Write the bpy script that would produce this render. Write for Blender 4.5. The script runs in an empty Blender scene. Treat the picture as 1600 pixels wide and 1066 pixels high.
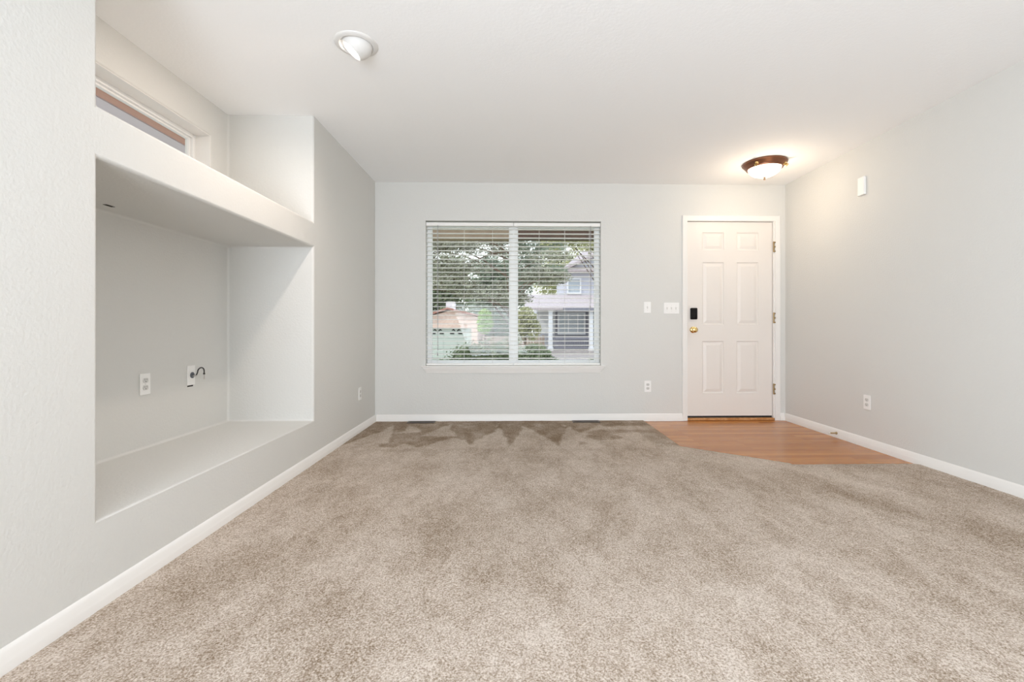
import bpy, bmesh, math, random
from mathutils import Vector, Matrix, noise

C = bpy.context.scene
COL = C.collection
PI = math.pi
R = math.radians

# ------------------------------------------------------------------ camera
cam_data = bpy.data.cameras.new('camera')
cam = bpy.data.objects.new('camera', cam_data)
COL.objects.link(cam)
cam_data.sensor_fit = 'HORIZONTAL'
cam_data.sensor_width = 36.0
cam_data.lens = 700.0 * 36.0 / 1600.0
cam_data.shift_x = (800 - 816.22) / 1600.0
cam_data.shift_y = (514.5 - 533) / 1600.0
cam_data.clip_start = 0.05
cam.location = (0, 0, 0.9556)
cam.rotation_euler = (R(90), 0, -0.0233)
C.camera = cam

# ------------------------------------------------------------------ view, world, daylight
C.view_settings.view_transform = 'Standard'
C.view_settings.look = 'None'
C.view_settings.gamma = 1.0
C.view_settings.use_curve_mapping = False
C.view_settings.exposure = 0.0
C.cycles.max_bounces = 10
C.cycles.diffuse_bounces = 6
C.cycles.transparent_max_bounces = 16
C.cycles.sample_clamp_indirect = 6.0
C.cycles.use_denoising = True

W = bpy.data.worlds.new('sky')
C.world = W
W.use_nodes = True
wn = W.node_tree.nodes
wl = W.node_tree.links
bg = wn['Background']
tc = wn.new('ShaderNodeTexCoord')
sep = wn.new('ShaderNodeSeparateXYZ')
rmp = wn.new('ShaderNodeValToRGB')
rmp.color_ramp.elements[0].position = 0.0
rmp.color_ramp.elements[0].color = (0.95, 0.95, 0.94, 1)
rmp.color_ramp.elements[1].position = 0.8
rmp.color_ramp.elements[1].color = (0.70, 0.82, 1.0, 1)
wl.new(tc.outputs['Generated'], sep.inputs[0])
wl.new(sep.outputs['Z'], rmp.inputs[0])
wl.new(rmp.outputs[0], bg.inputs['Color'])
bg.inputs['Strength'].default_value = 1.75

def light(name, kind, loc, rot, energy, color, **kw):
    d = bpy.data.lights.new(name, kind)
    d.energy = energy
    d.color = color
    for k, v in kw.items():
        setattr(d, k, v)
    o = bpy.data.objects.new(name, d)
    COL.objects.link(o)
    o.location = loc
    o.rotation_euler = rot
    return o

def aim(o, target):
    v = Vector(target) - o.location
    o.rotation_euler = v.to_track_quat('-Z', 'Y').to_euler()

sun = light('sun', 'SUN', (0, 0, 10), (0, 0, 0), 2.3, (1.0, 0.95, 0.88), angle=R(3))
aim(sun, (8, 3.5, 2.0))
# added fill panels set in an invented rear window, out of view
for nm, lx, wgt in (('rear_fill_left', -0.25, 24), ('rear_fill_right', 1.65, 14)):
    o = light(nm, 'AREA', (lx, -3.95, 1.25), (0, 0, 0), wgt, (0.86, 0.94, 1.0), shape='RECTANGLE', size=1.9, size_y=2.1)
    aim(o, (lx, 0.0, 1.75))
# added unseen area lamp behind the camera, imitating light bounced off the ceiling
bounce = light('ceiling_bounce_fill', 'AREA', (-0.5, -1.4, 0.95), (0, 0, 0), 134, (0.865, 0.935, 1.04),
               shape='RECTANGLE', size=1.8, size_y=1.4)
aim(bounce, (-0.5 + 0.8, -1.4 + 0.82, 0.95 + 0.72))
# ------------------------------------------------------------------ room dimensions
XL, XR, D, H = -1.388, 2.8354, 4.5824, 2.45
NB = -1.979               # back of the wall niche
NY0, NY1 = 1.536, 3.169   # niche along the wall
NZ0, NZ1, NZ2 = 0.313, 1.531, 1.706
CARPET, WOOD = 0.02, 0.011
REAR = -4.0

# ------------------------------------------------------------------ helpers
def new_obj(name, mesh, mat=None, parent=None):
    o = bpy.data.objects.new(name, mesh)
    COL.objects.link(o)
    if mat is not None:
        for m in (mat if isinstance(mat, (list, tuple)) else [mat]):
            mesh.materials.append(m)
    if parent is not None:
        o.parent = parent
    return o

def obj(name, bm, mat=None, parent=None, smooth=False, bevel=0, seg=2):
    bmesh.ops.recalc_face_normals(bm, faces=bm.faces)
    me = bpy.data.meshes.new(name)
    bm.to_mesh(me)
    bm.free()
    if smooth or bevel:
        for p in me.polygons:
            p.use_smooth = True
    o = new_obj(name, me, mat, parent)
    if bevel:
        b = o.modifiers.new('edge', 'BEVEL')
        b.width = bevel
        b.segments = seg
        b.limit_method = 'ANGLE'
        b.angle_limit = R(30)
        b.harden_normals = True
    elif smooth:
        me.set_sharp_from_angle(angle=R(40))
    return o

def tag(o, label=None, cat=None, group=None, kind=None):
    if label: o['label'] = label
    if cat: o['category'] = cat
    if group: o['group'] = group
    if kind: o['kind'] = kind
    return o

def thing(name, label, cat, loc=(0, 0, 0), rz=0, group=None):
    o = bpy.data.objects.new(name, None)
    o.empty_display_size = 0.05
    COL.objects.link(o)
    o.location = loc
    o.rotation_euler = (0, 0, rz)
    return tag(o, label, cat, group)

def struct_empty(name, loc=(0, 0, 0)):
    o = bpy.data.objects.new(name, None)
    COL.objects.link(o)
    o.location = loc
    o['kind'] = 'structure'
    return o

def box(bm, x0, x1, y0, y1, z0, z1):
    vs = [bm.verts.new((x, y, z)) for x in (x0, x1) for y in (y0, y1) for z in (z0, z1)]
    for f in ((0, 1, 3, 2), (4, 6, 7, 5), (0, 4, 5, 1), (2, 3, 7, 6), (0, 2, 6, 4), (1, 5, 7, 3)):
        bm.faces.new([vs[i] for i in f])
    return vs

def boxm(*a):
    bm = bmesh.new()
    box(bm, *a)
    return bm

def prism(bm, pts, a, b, axis='x'):
    """extrude a closed 2-D outline between a and b along an axis"""
    def v3(p, t):
        if axis == 'x': return (t, p[0], p[1])
        if axis == 'y': return (p[0], t, p[1])
        return (p[0], p[1], t)
    A = [bm.verts.new(v3(p, a)) for p in pts]
    B = [bm.verts.new(v3(p, b)) for p in pts]
    n = len(pts)
    for i in range(n):
        bm.faces.new([A[i], A[(i + 1) % n], B[(i + 1) % n], B[i]])
    bm.faces.new(A)
    bm.faces.new(list(reversed(B)))

def lathe(bm, prof, n=48, mat=None):
    """prof: list of (radius, z); revolves round z; mat: Matrix"""
    rings = []
    for r, z in prof:
        if r < 1e-6:
            rings.append([bm.verts.new((0, 0, z))])
        else:
            rings.append([bm.verts.new((r * math.cos(2 * PI * k / n), r * math.sin(2 * PI * k / n), z)) for k in range(n)])
    for A, B in zip(rings, rings[1:]):
        for k in range(n):
            k2 = (k + 1) % n
            if len(A) == 1 and len(B) > 1:
                bm.faces.new([A[0], B[k], B[k2]])
            elif len(B) == 1 and len(A) > 1:
                bm.faces.new([A[k], B[0], A[k2]])
            elif len(A) > 1:
                bm.faces.new([A[k], B[k], B[k2], A[k2]])
    if mat is not None:
        vs = [v for rg in rings for v in rg]
        bmesh.ops.transform(bm, matrix=mat, verts=vs)

def tube(bm, pts, r, n=10):
    pts = [Vector(p) for p in pts]
    rs = r if isinstance(r, (list, tuple)) else [r] * len(pts)
    rings = []
    up = None
    for i, p in enumerate(pts):
        t = (pts[min(i + 1, len(pts) - 1)] - pts[max(i - 1, 0)]).normalized()
        if up is None:
            up = t.orthogonal().normalized()
        up = (up - t * up.dot(t)).normalized()
        s = t.cross(up)
        rings.append([bm.verts.new(p + (up * math.cos(2 * PI * k / n) + s * math.sin(2 * PI * k / n)) * rs[i]) for k in range(n)])
    for A, B in zip(rings, rings[1:]):
        for k in range(n):
            bm.faces.new([A[k], A[(k + 1) % n], B[(k + 1) % n], B[k]])
    bm.faces.new(rings[0])
    bm.faces.new(list(reversed(rings[-1])))

def carve(o, cutters):
    """subtract boxes from a mesh object and keep the result as plain mesh"""
    tmp = []
    for c in cutters:
        bm = boxm(*c)
        bmesh.ops.recalc_face_normals(bm, faces=bm.faces)
        me = bpy.data.meshes.new('cut')
        bm.to_mesh(me); bm.free()
        co = bpy.data.objects.new('cut', me)
        COL.objects.link(co)
        m = o.modifiers.new('b', 'BOOLEAN')
        m.object = co
        m.operation = 'DIFFERENCE'
        m.solver = 'EXACT'
        tmp.append(co)
    dg = bpy.context.evaluated_depsgraph_get()
    dg.update()
    me = bpy.data.meshes.new_from_object(o.evaluated_get(dg))
    o.modifiers.clear()
    old = o.data
    o.data = me
    bpy.data.meshes.remove(old)
    for co in tmp:
        m = co.data
        bpy.data.objects.remove(co)
        bpy.data.meshes.remove(m)

def bullnose(o, w=0.018, seg=5):
    for p in o.data.polygons:
        p.use_smooth = True
    b = o.modifiers.new('bullnose', 'BEVEL')
    b.width = w
    b.segments = seg
    b.limit_method = 'ANGLE'
    b.angle_limit = R(40)
    b.harden_normals = True

# ------------------------------------------------------------------ materials
def mat(name, color, rough=0.5, metal=0.0, spec=0.5, bump=None, vary=None, emit=None):
    m = bpy.data.materials.new(name)
    m.use_nodes = True
    nt = m.node_tree
    b = nt.nodes['Principled BSDF']
    b.inputs['Base Color'].default_value = (*color, 1)
    b.inputs['Roughness'].default_value = rough
    b.inputs['Metallic'].default_value = metal
    b.inputs['Specular IOR Level'].default_value = spec
    co = nt.nodes.new('ShaderNodeTexCoord')
    if vary:       # (scale, second colour)
        n = nt.nodes.new('ShaderNodeTexNoise')
        n.inputs['Scale'].default_value = vary[0]
        n.inputs['Detail'].default_value = 3
        mx = nt.nodes.new('ShaderNodeMix'); mx.data_type = 'RGBA'
        mr = nt.nodes.new('ShaderNodeMapRange')
        mr.inputs['From Min'].default_value = 0.35
        mr.inputs['From Max'].default_value = 0.65
        nt.links.new(co.outputs['Object'], n.inputs['Vector'])
        nt.links.new(n.outputs['Fac'], mr.inputs['Value'])
        nt.links.new(mr.outputs[0], mx.inputs['Factor'])
        mx.inputs['A'].default_value = (*color, 1)
        mx.inputs['B'].default_value = (*vary[1], 1)
        nt.links.new(mx.outputs['Result'], b.inputs['Base Color'])
    if bump:       # (scale, distance, strength)
        n = nt.nodes.new('ShaderNodeTexNoise')
        n.inputs['Scale'].default_value = bump[0]
        n.inputs['Detail'].default_value = 4
        bp = nt.nodes.new('ShaderNodeBump')
        bp.inputs['Distance'].default_value = bump[1]
        bp.inputs['Strength'].default_value = bump[2]
        nt.links.new(co.outputs['Object'], n.inputs['Vector'])
        nt.links.new(n.outputs['Fac'], bp.inputs['Height'])
        nt.links.new(bp.outputs['Normal'], b.inputs['Normal'])
    if emit:
        b.inputs['Emission Color'].default_value = (*emit[0], 1)
        b.inputs['Emission Strength'].default_value = emit[1]
    return m

M = {}
M['wall'] = mat('wall_paint', (0.695, 0.69, 0.663), 0.62, spec=0.3, bump=(85, 0.004, 0.36))
M['ceiling'] = mat('ceiling_paint', (0.93, 0.935, 0.935), 0.8, spec=0.2, bump=(70, 0.004, 0.25))
M['trim'] = mat('trim_paint', (0.84, 0.82, 0.79), 0.35)
M['door'] = mat('door_paint', (0.80, 0.755, 0.71), 0.38)
M['vinyl'] = mat('window_vinyl', (0.88, 0.88, 0.87), 0.35)
M['slat'] = mat('blind_slat', (0.88, 0.87, 0.84), 0.35)
M['cord'] = mat('blind_cord', (0.72, 0.71, 0.68), 0.8)
M['tassel'] = mat('cord_grey', (0.30, 0.30, 0.32), 0.6)
M['plastic'] = mat('white_plastic', (0.90, 0.89, 0.87), 0.3)
M['fixture'] = mat('fixture_white', (0.72, 0.71, 0.69), 0.45)
M['plastic_grey'] = mat('switch_grey_plastic', (0.66, 0.65, 0.62), 0.4)  # plain grey plastic for sockets, toggle slots and screws
M['slot'] = mat('socket_slot', (0.10, 0.10, 0.10), 0.6)
M['black'] = mat('black_plastic', (0.008, 0.007, 0.007), 0.5, spec=0.15)
M['rubber'] = mat('black_rubber', (0.02, 0.018, 0.016), 0.5)
M['brass'] = mat('polished_brass', (0.83, 0.62, 0.28), 0.18, metal=1.0)
M['old_brass'] = mat('antique_brass', (0.36, 0.26, 0.13), 0.35, metal=1.0)
M['bronze'] = mat('brown_bronze', (0.19, 0.085, 0.05), 0.38, metal=0.75)
M['finial'] = mat('dark_finial', (0.16, 0.11, 0.07), 0.6)
M['steel'] = mat('steel', (0.62, 0.60, 0.58), 0.3, metal=1.0)
M['dark_hole'] = mat('dark_cavity', (0.03, 0.027, 0.02), 0.9)
M['vent'] = mat('vent_brown_metal', (0.085, 0.06, 0.045), 0.45, metal=0.3)
M['bowl'] = mat('frosted_glass_lit', (0.95, 0.93, 0.88), 0.4, emit=((1.0, 0.88, 0.70), 2.2))
M['lamp'] = mat('lamp_face_lit', (0.95, 0.93, 0.88), 0.4, emit=((1.0, 0.93, 0.84), 6.0))
M['threshold'] = mat('oak_threshold', (0.46, 0.19, 0.05), 0.4, vary=(25, (0.66, 0.36, 0.17)))
# outdoors
M['soffit'] = mat('soffit_board', (0.62, 0.36, 0.28), 0.7)
M['fascia'] = mat('fascia_mauve', (0.72, 0.66, 0.70), 0.7)
M['beam_tan'] = mat('beam_tan', (0.33, 0.24, 0.165), 0.7, vary=(6, (0.27, 0.185, 0.12)))
M['beam_dark'] = mat('beam_dark', (0.12, 0.066, 0.04), 0.7, vary=(8, (0.085, 0.045, 0.03)))
M['lawn'] = mat('lawn', (0.22, 0.27, 0.12), 0.9, vary=(2.5, (0.33, 0.33, 0.18)))
M['asphalt'] = mat('asphalt', (0.32, 0.31, 0.31), 0.9, vary=(3, (0.38, 0.37, 0.36)))
M['concrete'] = mat('concrete_drive', (0.38, 0.345, 0.34), 0.9, vary=(4, (0.45, 0.40, 0.39)))
M['pink_brick'] = mat('pink_brick', (0.72, 0.50, 0.43), 0.85, vary=(9, (0.82, 0.63, 0.55)))
M['brown_roof'] = mat('red_brown_roof', (0.42, 0.20, 0.16), 0.9)
M['pink_roof'] = mat('pale_roof_shingle', (0.44, 0.375, 0.39), 0.9, vary=(12, (0.52, 0.45, 0.46)))
M['garage_green'] = mat('pale_green_door', (0.56, 0.60, 0.565), 0.6)
M['lavender'] = mat('lavender_siding', (0.53, 0.53, 0.61), 0.7)
M['porch_dark'] = mat('porch_grey', (0.22, 0.215, 0.26), 0.8)
M['ext_white'] = mat('exterior_white', (0.74, 0.74, 0.78), 0.6)
M['ext_pane'] = mat('far_window_pane', (0.42, 0.46, 0.52), 0.15)
M['fence_brown'] = mat('fence_brown', (0.40, 0.30, 0.25), 0.85, vary=(5, (0.50, 0.39, 0.34)))
M['bark'] = mat('bark', (0.16, 0.11, 0.08), 0.95, bump=(20, 0.02, 0.6))

def leaf_mat(name, c1, c2, trans=0.35):
    m = bpy.data.materials.new(name)
    m.use_nodes = True
    nt = m.node_tree
    nt.nodes.clear()
    out = nt.nodes.new('ShaderNodeOutputMaterial')
    co = nt.nodes.new('ShaderNodeTexCoord')
    n = nt.nodes.new('ShaderNodeTexNoise'); n.inputs['Scale'].default_value = 9
    n.inputs['Detail'].default_value = 4
    mr = nt.nodes.new('ShaderNodeMapRange')
    mr.inputs['From Min'].default_value = 0.35; mr.inputs['From Max'].default_value = 0.65
    mx = nt.nodes.new('ShaderNodeMix'); mx.data_type = 'RGBA'
    mx.inputs['A'].default_value = (*c1, 1); mx.inputs['B'].default_value = (*c2, 1)
    d = nt.nodes.new('ShaderNodeBsdfDiffuse')
    t = nt.nodes.new('ShaderNodeBsdfTranslucent')
    ms = nt.nodes.new('ShaderNodeMixShader'); ms.inputs[0].default_value = trans
    L = nt.links.new
    L(co.outputs['Object'], n.inputs['Vector']); L(n.outputs['Fac'], mr.inputs['Value'])
    L(mr.outputs[0], mx.inputs['Factor'])
    L(mx.outputs['Result'], d.inputs['Color']); L(mx.outputs['Result'], t.inputs['Color'])
    L(d.outputs[0], ms.inputs[1]); L(t.outputs[0], ms.inputs[2]); L(ms.outputs[0], out.inputs[0])
    return m

M['needles'] = leaf_mat('silver_green_needles', (0.10, 0.085, 0.05), (0.66, 0.66, 0.54))
M['leaf_mid'] = leaf_mat('mid_green_leaves', (0.20, 0.25, 0.14), (0.38, 0.43, 0.29))
M['leaf_blue'] = leaf_mat('blue_green_leaves', (0.22, 0.25, 0.18), (0.48, 0.53, 0.44))
M['leaf_yellow'] = leaf_mat('yellow_green_leaves', (0.36, 0.37, 0.18), (0.66, 0.64, 0.42))
M['leaf_dark'] = leaf_mat('dark_shrub_leaves', (0.07, 0.10, 0.045), (0.36, 0.42, 0.26))
M['leaf_lime'] = leaf_mat('lime_leaves', (0.34, 0.48, 0.12), (0.52, 0.66, 0.25))

def glass_mat():
    m = bpy.data.materials.new('window_glass')
    m.use_nodes = True
    nt = m.node_tree
    nt.nodes.clear()
    out = nt.nodes.new('ShaderNodeOutputMaterial')
    tr = nt.nodes.new('ShaderNodeBsdfTransparent')
    tr.inputs[0].default_value = (0.95, 0.97, 0.96, 1)
    gl = nt.nodes.new('ShaderNodeBsdfGlossy'); gl.inputs['Roughness'].default_value = 0.01
    fr = nt.nodes.new('ShaderNodeFresnel'); fr.inputs['IOR'].default_value = 1.35
    mx = nt.nodes.new('ShaderNodeMixShader')
    L = nt.links.new
    ge = nt.nodes.new('ShaderNodeNewGeometry')
    om = nt.nodes.new('ShaderNodeMath'); om.operation = 'SUBTRACT'; om.inputs[0].default_value = 1.0
    mu = nt.nodes.new('ShaderNodeMath'); mu.operation = 'MULTIPLY'
    L(ge.outputs['Backfacing'], om.inputs[1]); L(om.outputs[0], mu.inputs[0]); L(fr.outputs[0], mu.inputs[1])
    L(mu.outputs[0], mx.inputs[0]); L(tr.outputs[0], mx.inputs[1]); L(gl.outputs[0], mx.inputs[2]); L(mx.outputs[0], out.inputs[0])
    return m
M['glass'] = glass_mat()

def carpet_mat():
    m = bpy.data.materials.new('beige_cut_pile_carpet')
    m.use_nodes = True
    nt = m.node_tree
    b = nt.nodes['Principled BSDF']
    b.inputs['Roughness'].default_value = 0.95
    b.inputs['Specular IOR Level'].default_value = 0.1
    N = nt.nodes.new; L = nt.links.new
    co = N('ShaderNodeTexCoord')
    def nz(scale, detail, rough=0.6, sx=1, sy=1, rot=0):
        mp = N('ShaderNodeMapping')
        mp.inputs['Scale'].default_value = (sx, sy, 1)
        mp.inputs['Rotation'].default_value = (0, 0, rot)
        n = N('ShaderNodeTexNoise')
        n.inputs['Scale'].default_value = scale
        n.inputs['Detail'].default_value = detail
        n.inputs['Roughness'].default_value = rough
        L(co.outputs['Object'], mp.inputs['Vector']); L(mp.outputs[0], n.inputs['Vector'])
        return n.outputs['Fac']
    def math_(op, a, c):
        n = N('ShaderNodeMath'); n.operation = op
        for i, v in enumerate((a, c)):
            if hasattr(v, 'links'): L(v, n.inputs[i])
            else: n.inputs[i].default_value = v
        return n.outputs[0]
    def rng(v, a, c, lo, hi):
        n = N('ShaderNodeMapRange')
        n.inputs['From Min'].default_value = a; n.inputs['From Max'].default_value = c
        n.inputs['To Min'].default_value = lo; n.inputs['To Max'].default_value = hi
        L(v, n.inputs['Value'])
        return n.outputs[0]
    fine = nz(165, 3, 0.8)
    mid = nz(26, 4, 0.7, 1.0, 0.7, 0.5)
    big = nz(2.6, 5, 0.66, 1.5, 0.75, -0.9)
    at = N('ShaderNodeAttribute'); at.attribute_name = 'nap'
    f = rng(fine, 0.34, 0.66, -0.50, 0.50)
    g = rng(mid, 0.3, 0.7, -0.12, 0.11)
    h = rng(big, 0.36, 0.62, -0.17, 0.10)
    tot = math_('ADD', math_('ADD', f, g), math_('ADD', h, 0.58))
    tot = math_('SUBTRACT', tot, math_('MULTIPLY', at.outputs['Fac'], 0.68))
    rp = N('ShaderNodeValToRGB')
    e = rp.color_ramp.elements
    e[0].position = 0.0; e[0].color = (0.215, 0.15, 0.095, 1)
    e[1].position = 1.0; e[1].color = (0.74, 0.655, 0.58, 1)
    k = e.new(0.5); k.color = (0.475, 0.39, 0.315, 1)
    L(tot, rp.inputs[0]); L(rp.outputs[0], b.inputs['Base Color'])
    bp = N('ShaderNodeBump'); bp.inputs['Distance'].default_value = 0.006; bp.inputs['Strength'].default_value = 0.7
    L(math_('ADD', fine, mid), bp.inputs['Height']); L(bp.outputs[0], b.inputs['Normal'])
    return m
M['carpet'] = carpet_mat()

def wood_mat():
    m = bpy.data.materials.new('honey_oak_planks')
    m.use_nodes = True
    nt = m.node_tree
    b = nt.nodes['Principled BSDF']
    b.inputs['Roughness'].default_value = 0.24
    b.inputs['Specular IOR Level'].default_value = 0.5
    N = nt.nodes.new; L = nt.links.new
    co = N('ShaderNodeTexCoord')
    br = N('ShaderNodeTexBrick')
    br.offset = 0.37; br.squash = 1.0
    br.inputs['Scale'].default_value = 1.0
    br.inputs['Brick Width'].default_value = 0.95
    br.inputs['Row Height'].default_value = 0.057
    br.inputs['Mortar Size'].default_value = 0.0009
    br.inputs['Color1'].default_value = (0.42, 0.150, 0.026, 1)
    br.inputs['Color2'].default_value = (0.62, 0.265, 0.060, 1)
    br.inputs['Mortar'].default_value = (0.30, 0.11, 0.035, 1)
    mp = N('ShaderNodeMapping'); mp.inputs['Scale'].default_value = (2.5, 45, 1)
    n = N('ShaderNodeTexNoise'); n.inputs['Scale'].default_value = 3; n.inputs['Detail'].default_value = 5
    mx = N('ShaderNodeMix'); mx.data_type = 'RGBA'; mx.blend_type = 'MULTIPLY'
    rp = N('ShaderNodeValToRGB')
    rp.color_ramp.elements[0].position = 0.3; rp.color_ramp.elements[0].color = (0.72, 0.62, 0.55, 1)
    rp.color_ramp.elements[1].position = 0.65; rp.color_ramp.elements[1].color = (1, 1, 1, 1)
    L(co.outputs['Object'], br.inputs['Vector']); L(co.outputs['Object'], mp.inputs['Vector'])
    L(mp.outputs[0], n.inputs['Vector']); L(n.outputs['Fac'], rp.inputs[0])
    mx.inputs['Factor'].default_value = 0.8
    L(br.outputs['Color'], mx.inputs['A']); L(rp.outputs[0], mx.inputs['B'])
    L(mx.outputs['Result'], b.inputs['Base Color'])
    return m
M['wood'] = wood_mat()

# ------------------------------------------------------------------ room shell
S = 'structure'
o = obj('ceiling', boxm(-2.32, XR + 0.15, REAR - 0.15, D + 0.16, H, H + 0.15), M['ceiling']); tag(o, kind=S)
o = obj('wall_right', boxm(XR, XR + 0.15, REAR - 0.15, D + 0.16, -0.1, H), M['wall']); tag(o, kind=S)

o = obj('wall_left', boxm(-2.13, XL, REAR - 0.15, D + 0.0, -0.1, H + 0.1), M['wall'])
UW = (1.72, 2.992, 1.84, 2.228)   # clerestory opening in the niche back: y0,y1,z0,z1
carve(o, [(NB, XL + 0.2, NY0, NY1, NZ0, NZ1), (NB, XL + 0.2, NY0, NY1, NZ2, H + 0.3),
          (-2.3, NB + 0.1, UW[0], UW[1], UW[2], UW[3])])
bullnose(o, 0.014)
tag(o, kind=S)

WO = (-0.879, 0.914, 0.582, 2.062)     # front window opening x0,x1,z0,z1
DO = (1.785, 2.738, -0.2, 2.098)       # door opening
o = obj('wall_back', boxm(-2.13, XR + 0.15, D, D + 0.16, -0.1, H), M['wall'])
carve(o, [(WO[0], WO[1], D - 0.1, D + 0.3, WO[2], WO[3]), (DO[0], DO[1], D - 0.1, D + 0.3, DO[2], DO[3])])
tag(o, kind=S)
o = obj('wall_rear', boxm(-2.13, XR + 0.15, REAR - 0.15, REAR, -0.1, H), M['wall'])
carve(o, [(-1.25, 2.65, REAR - 0.3, REAR + 0.1, 0.2, 2.3)])  # opening for the added rear window
tag(o, kind=S)

# hardwood entry and slab
bm = boxm(-2.13, XR + 0.15, REAR - 0.15, D + 0.16, -0.1, 0.0)
o = obj('floor', bm, M['concrete']); tag(o, kind=S)
bm = bmesh.new()
prism(bm, [(1.355, D), (1.355, 3.55), (1.955, 3.08), (XR, 3.08), (XR, D)], 0.0005, WOOD, 'z')
o = obj('hardwood_floor', bm, M['wood'])
tag(o, 'glossy honey oak plank floor in front of the white entry door', 'wood floor', kind=S)

# ------------------------------------------------------------------ carpet with vacuum marks
def in_tri(p, a, b, c):
    def s(p1, p2, p3):
        return (p1[0] - p3[0]) * (p2[1] - p3[1]) - (p2[0] - p3[0]) * (p1[1] - p3[1])
    d1, d2, d3 = s(p, a, b), s(p, b, c), s(p, c, a)
    return not ((d1 < 0 or d2 < 0 or d3 < 0) and (d1 > 0 or d2 > 0 or d3 > 0))

def nap(x, y):
    """1 where the pile was brushed the other way by the vacuum head"""
    w = noise.noise(Vector((x * 5, y * 5, 1.3))) * 0.035
    w2 = noise.noise(Vector((x * 14, y * 14, 7.3))) * 0.02
    X, Y = x + w + w2, y + w - w2
    if Y < 3.545 or x > 1.37:
        return 0.0
    v = 1.0 if Y > 4.30 else 0.0
    # pointed strokes: (left, right, tip x, tip y)
    for a, b, tx, ty in ((-0.93, -0.60, -0.70, 3.98), (-0.62, -0.08, -0.34, 3.60), (-0.17, 0.13, 0.0, 3.58),
                         (0.10, 0.56, 0.36, 3.57), (0.50, 0.90, 0.62, 4.02), (-1.30, -0.88, -1.02, 4.0)):
        if in_tri((X, Y), (a, 4.42), (b, 4.42), (tx, ty)):
            v = 1.0
    for a, b, tx, ty in ((-0.66, -0.40, -0.55, 4.5), (-0.98, -0.70, -0.86, 4.48), (-0.22, -0.08, -0.15, 4.47), (0.40, 0.62, 0.48, 4.40), (0.74, 1.10, 0.84, 4.44)):
        if in_tri((X, Y), (a, 3.55), (b, 3.55), (tx, ty)) and v and Y > 4.28:
            v = 0.0
    if X < -0.42 and Y > 3.58:
        v = 0.9
        for t3 in (((-1.30, 3.70), (-1.00, 3.70), (-1.13, 4.42)), ((-0.80, 3.93), (-0.48, 3.93), (-0.61, 4.42)),
                   ((-1.42, 3.50), (-1.02, 3.50), (-1.22, 4.02)), ((-0.84, 3.45), (-0.20, 3.45), (-0.50, 3.88)),
                   ((-1.02, 4.02), (-0.84, 4.10), (-0.98, 4.40)), ((-0.98, 3.5), (-0.70, 3.5), (-0.86, 3.70))):
            if in_tri((X, Y), *t3): v = 0.0
    if x > 0.55 and Y < 4.15:
        n = noise.noise(Vector((x * 3.1 + 9, y * 6.0, 2.0)))
        if n > 0.08: v = 0.75
    if x > 1.15: v = max(v, 0.4)
    return v

def soft_nap(x, y):
    v = sum(nap(x + dx, y + dy) for dx in (-.006, .006) for dy in (-.012, .012)) / 4.0
    if y > 4.5: v = max(v, .8)
    v *= 0.55 + 0.25 * noise.noise(Vector((x * 9, y * 9, 2.0)))
    # broad darker trodden streaks further into the room
    def streak(cx, cy, ang, ln, wd, amp):
        c, s = math.cos(ang), math.sin(ang)
        a = (x - cx) * c + (y - cy) * s
        b = -(x - cx) * s + (y - cy) * c
        return amp * math.exp(-(a / ln) ** 2 - (b / wd) ** 2)
    v += streak(1.95, 2.35, -1.0, 0.75, 0.13, 0.20)
    v += streak(2.45, 2.45, -0.9, 0.5, 0.09, 0.14)
    v += streak(2.35, 1.75, -1.1, 0.6, 0.13, 0.25)
    v -= streak(2.10, 2.65, -0.95, 0.7, 0.07, 0.16)
    v += streak(-0.95, 2.0, 1.2, 0.8, 0.12, 0.16)
    v += streak(-0.45, 1.5, 1.3, 0.9, 0.16, 0.12)
    v -= streak(0.7, 1.5, 0.3, 0.9, 0.35, 0.13)
    if 3.40 < y < 3.55: v += 0.10 * (1 - abs(y - 3.475) / .075)
    return v

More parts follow.
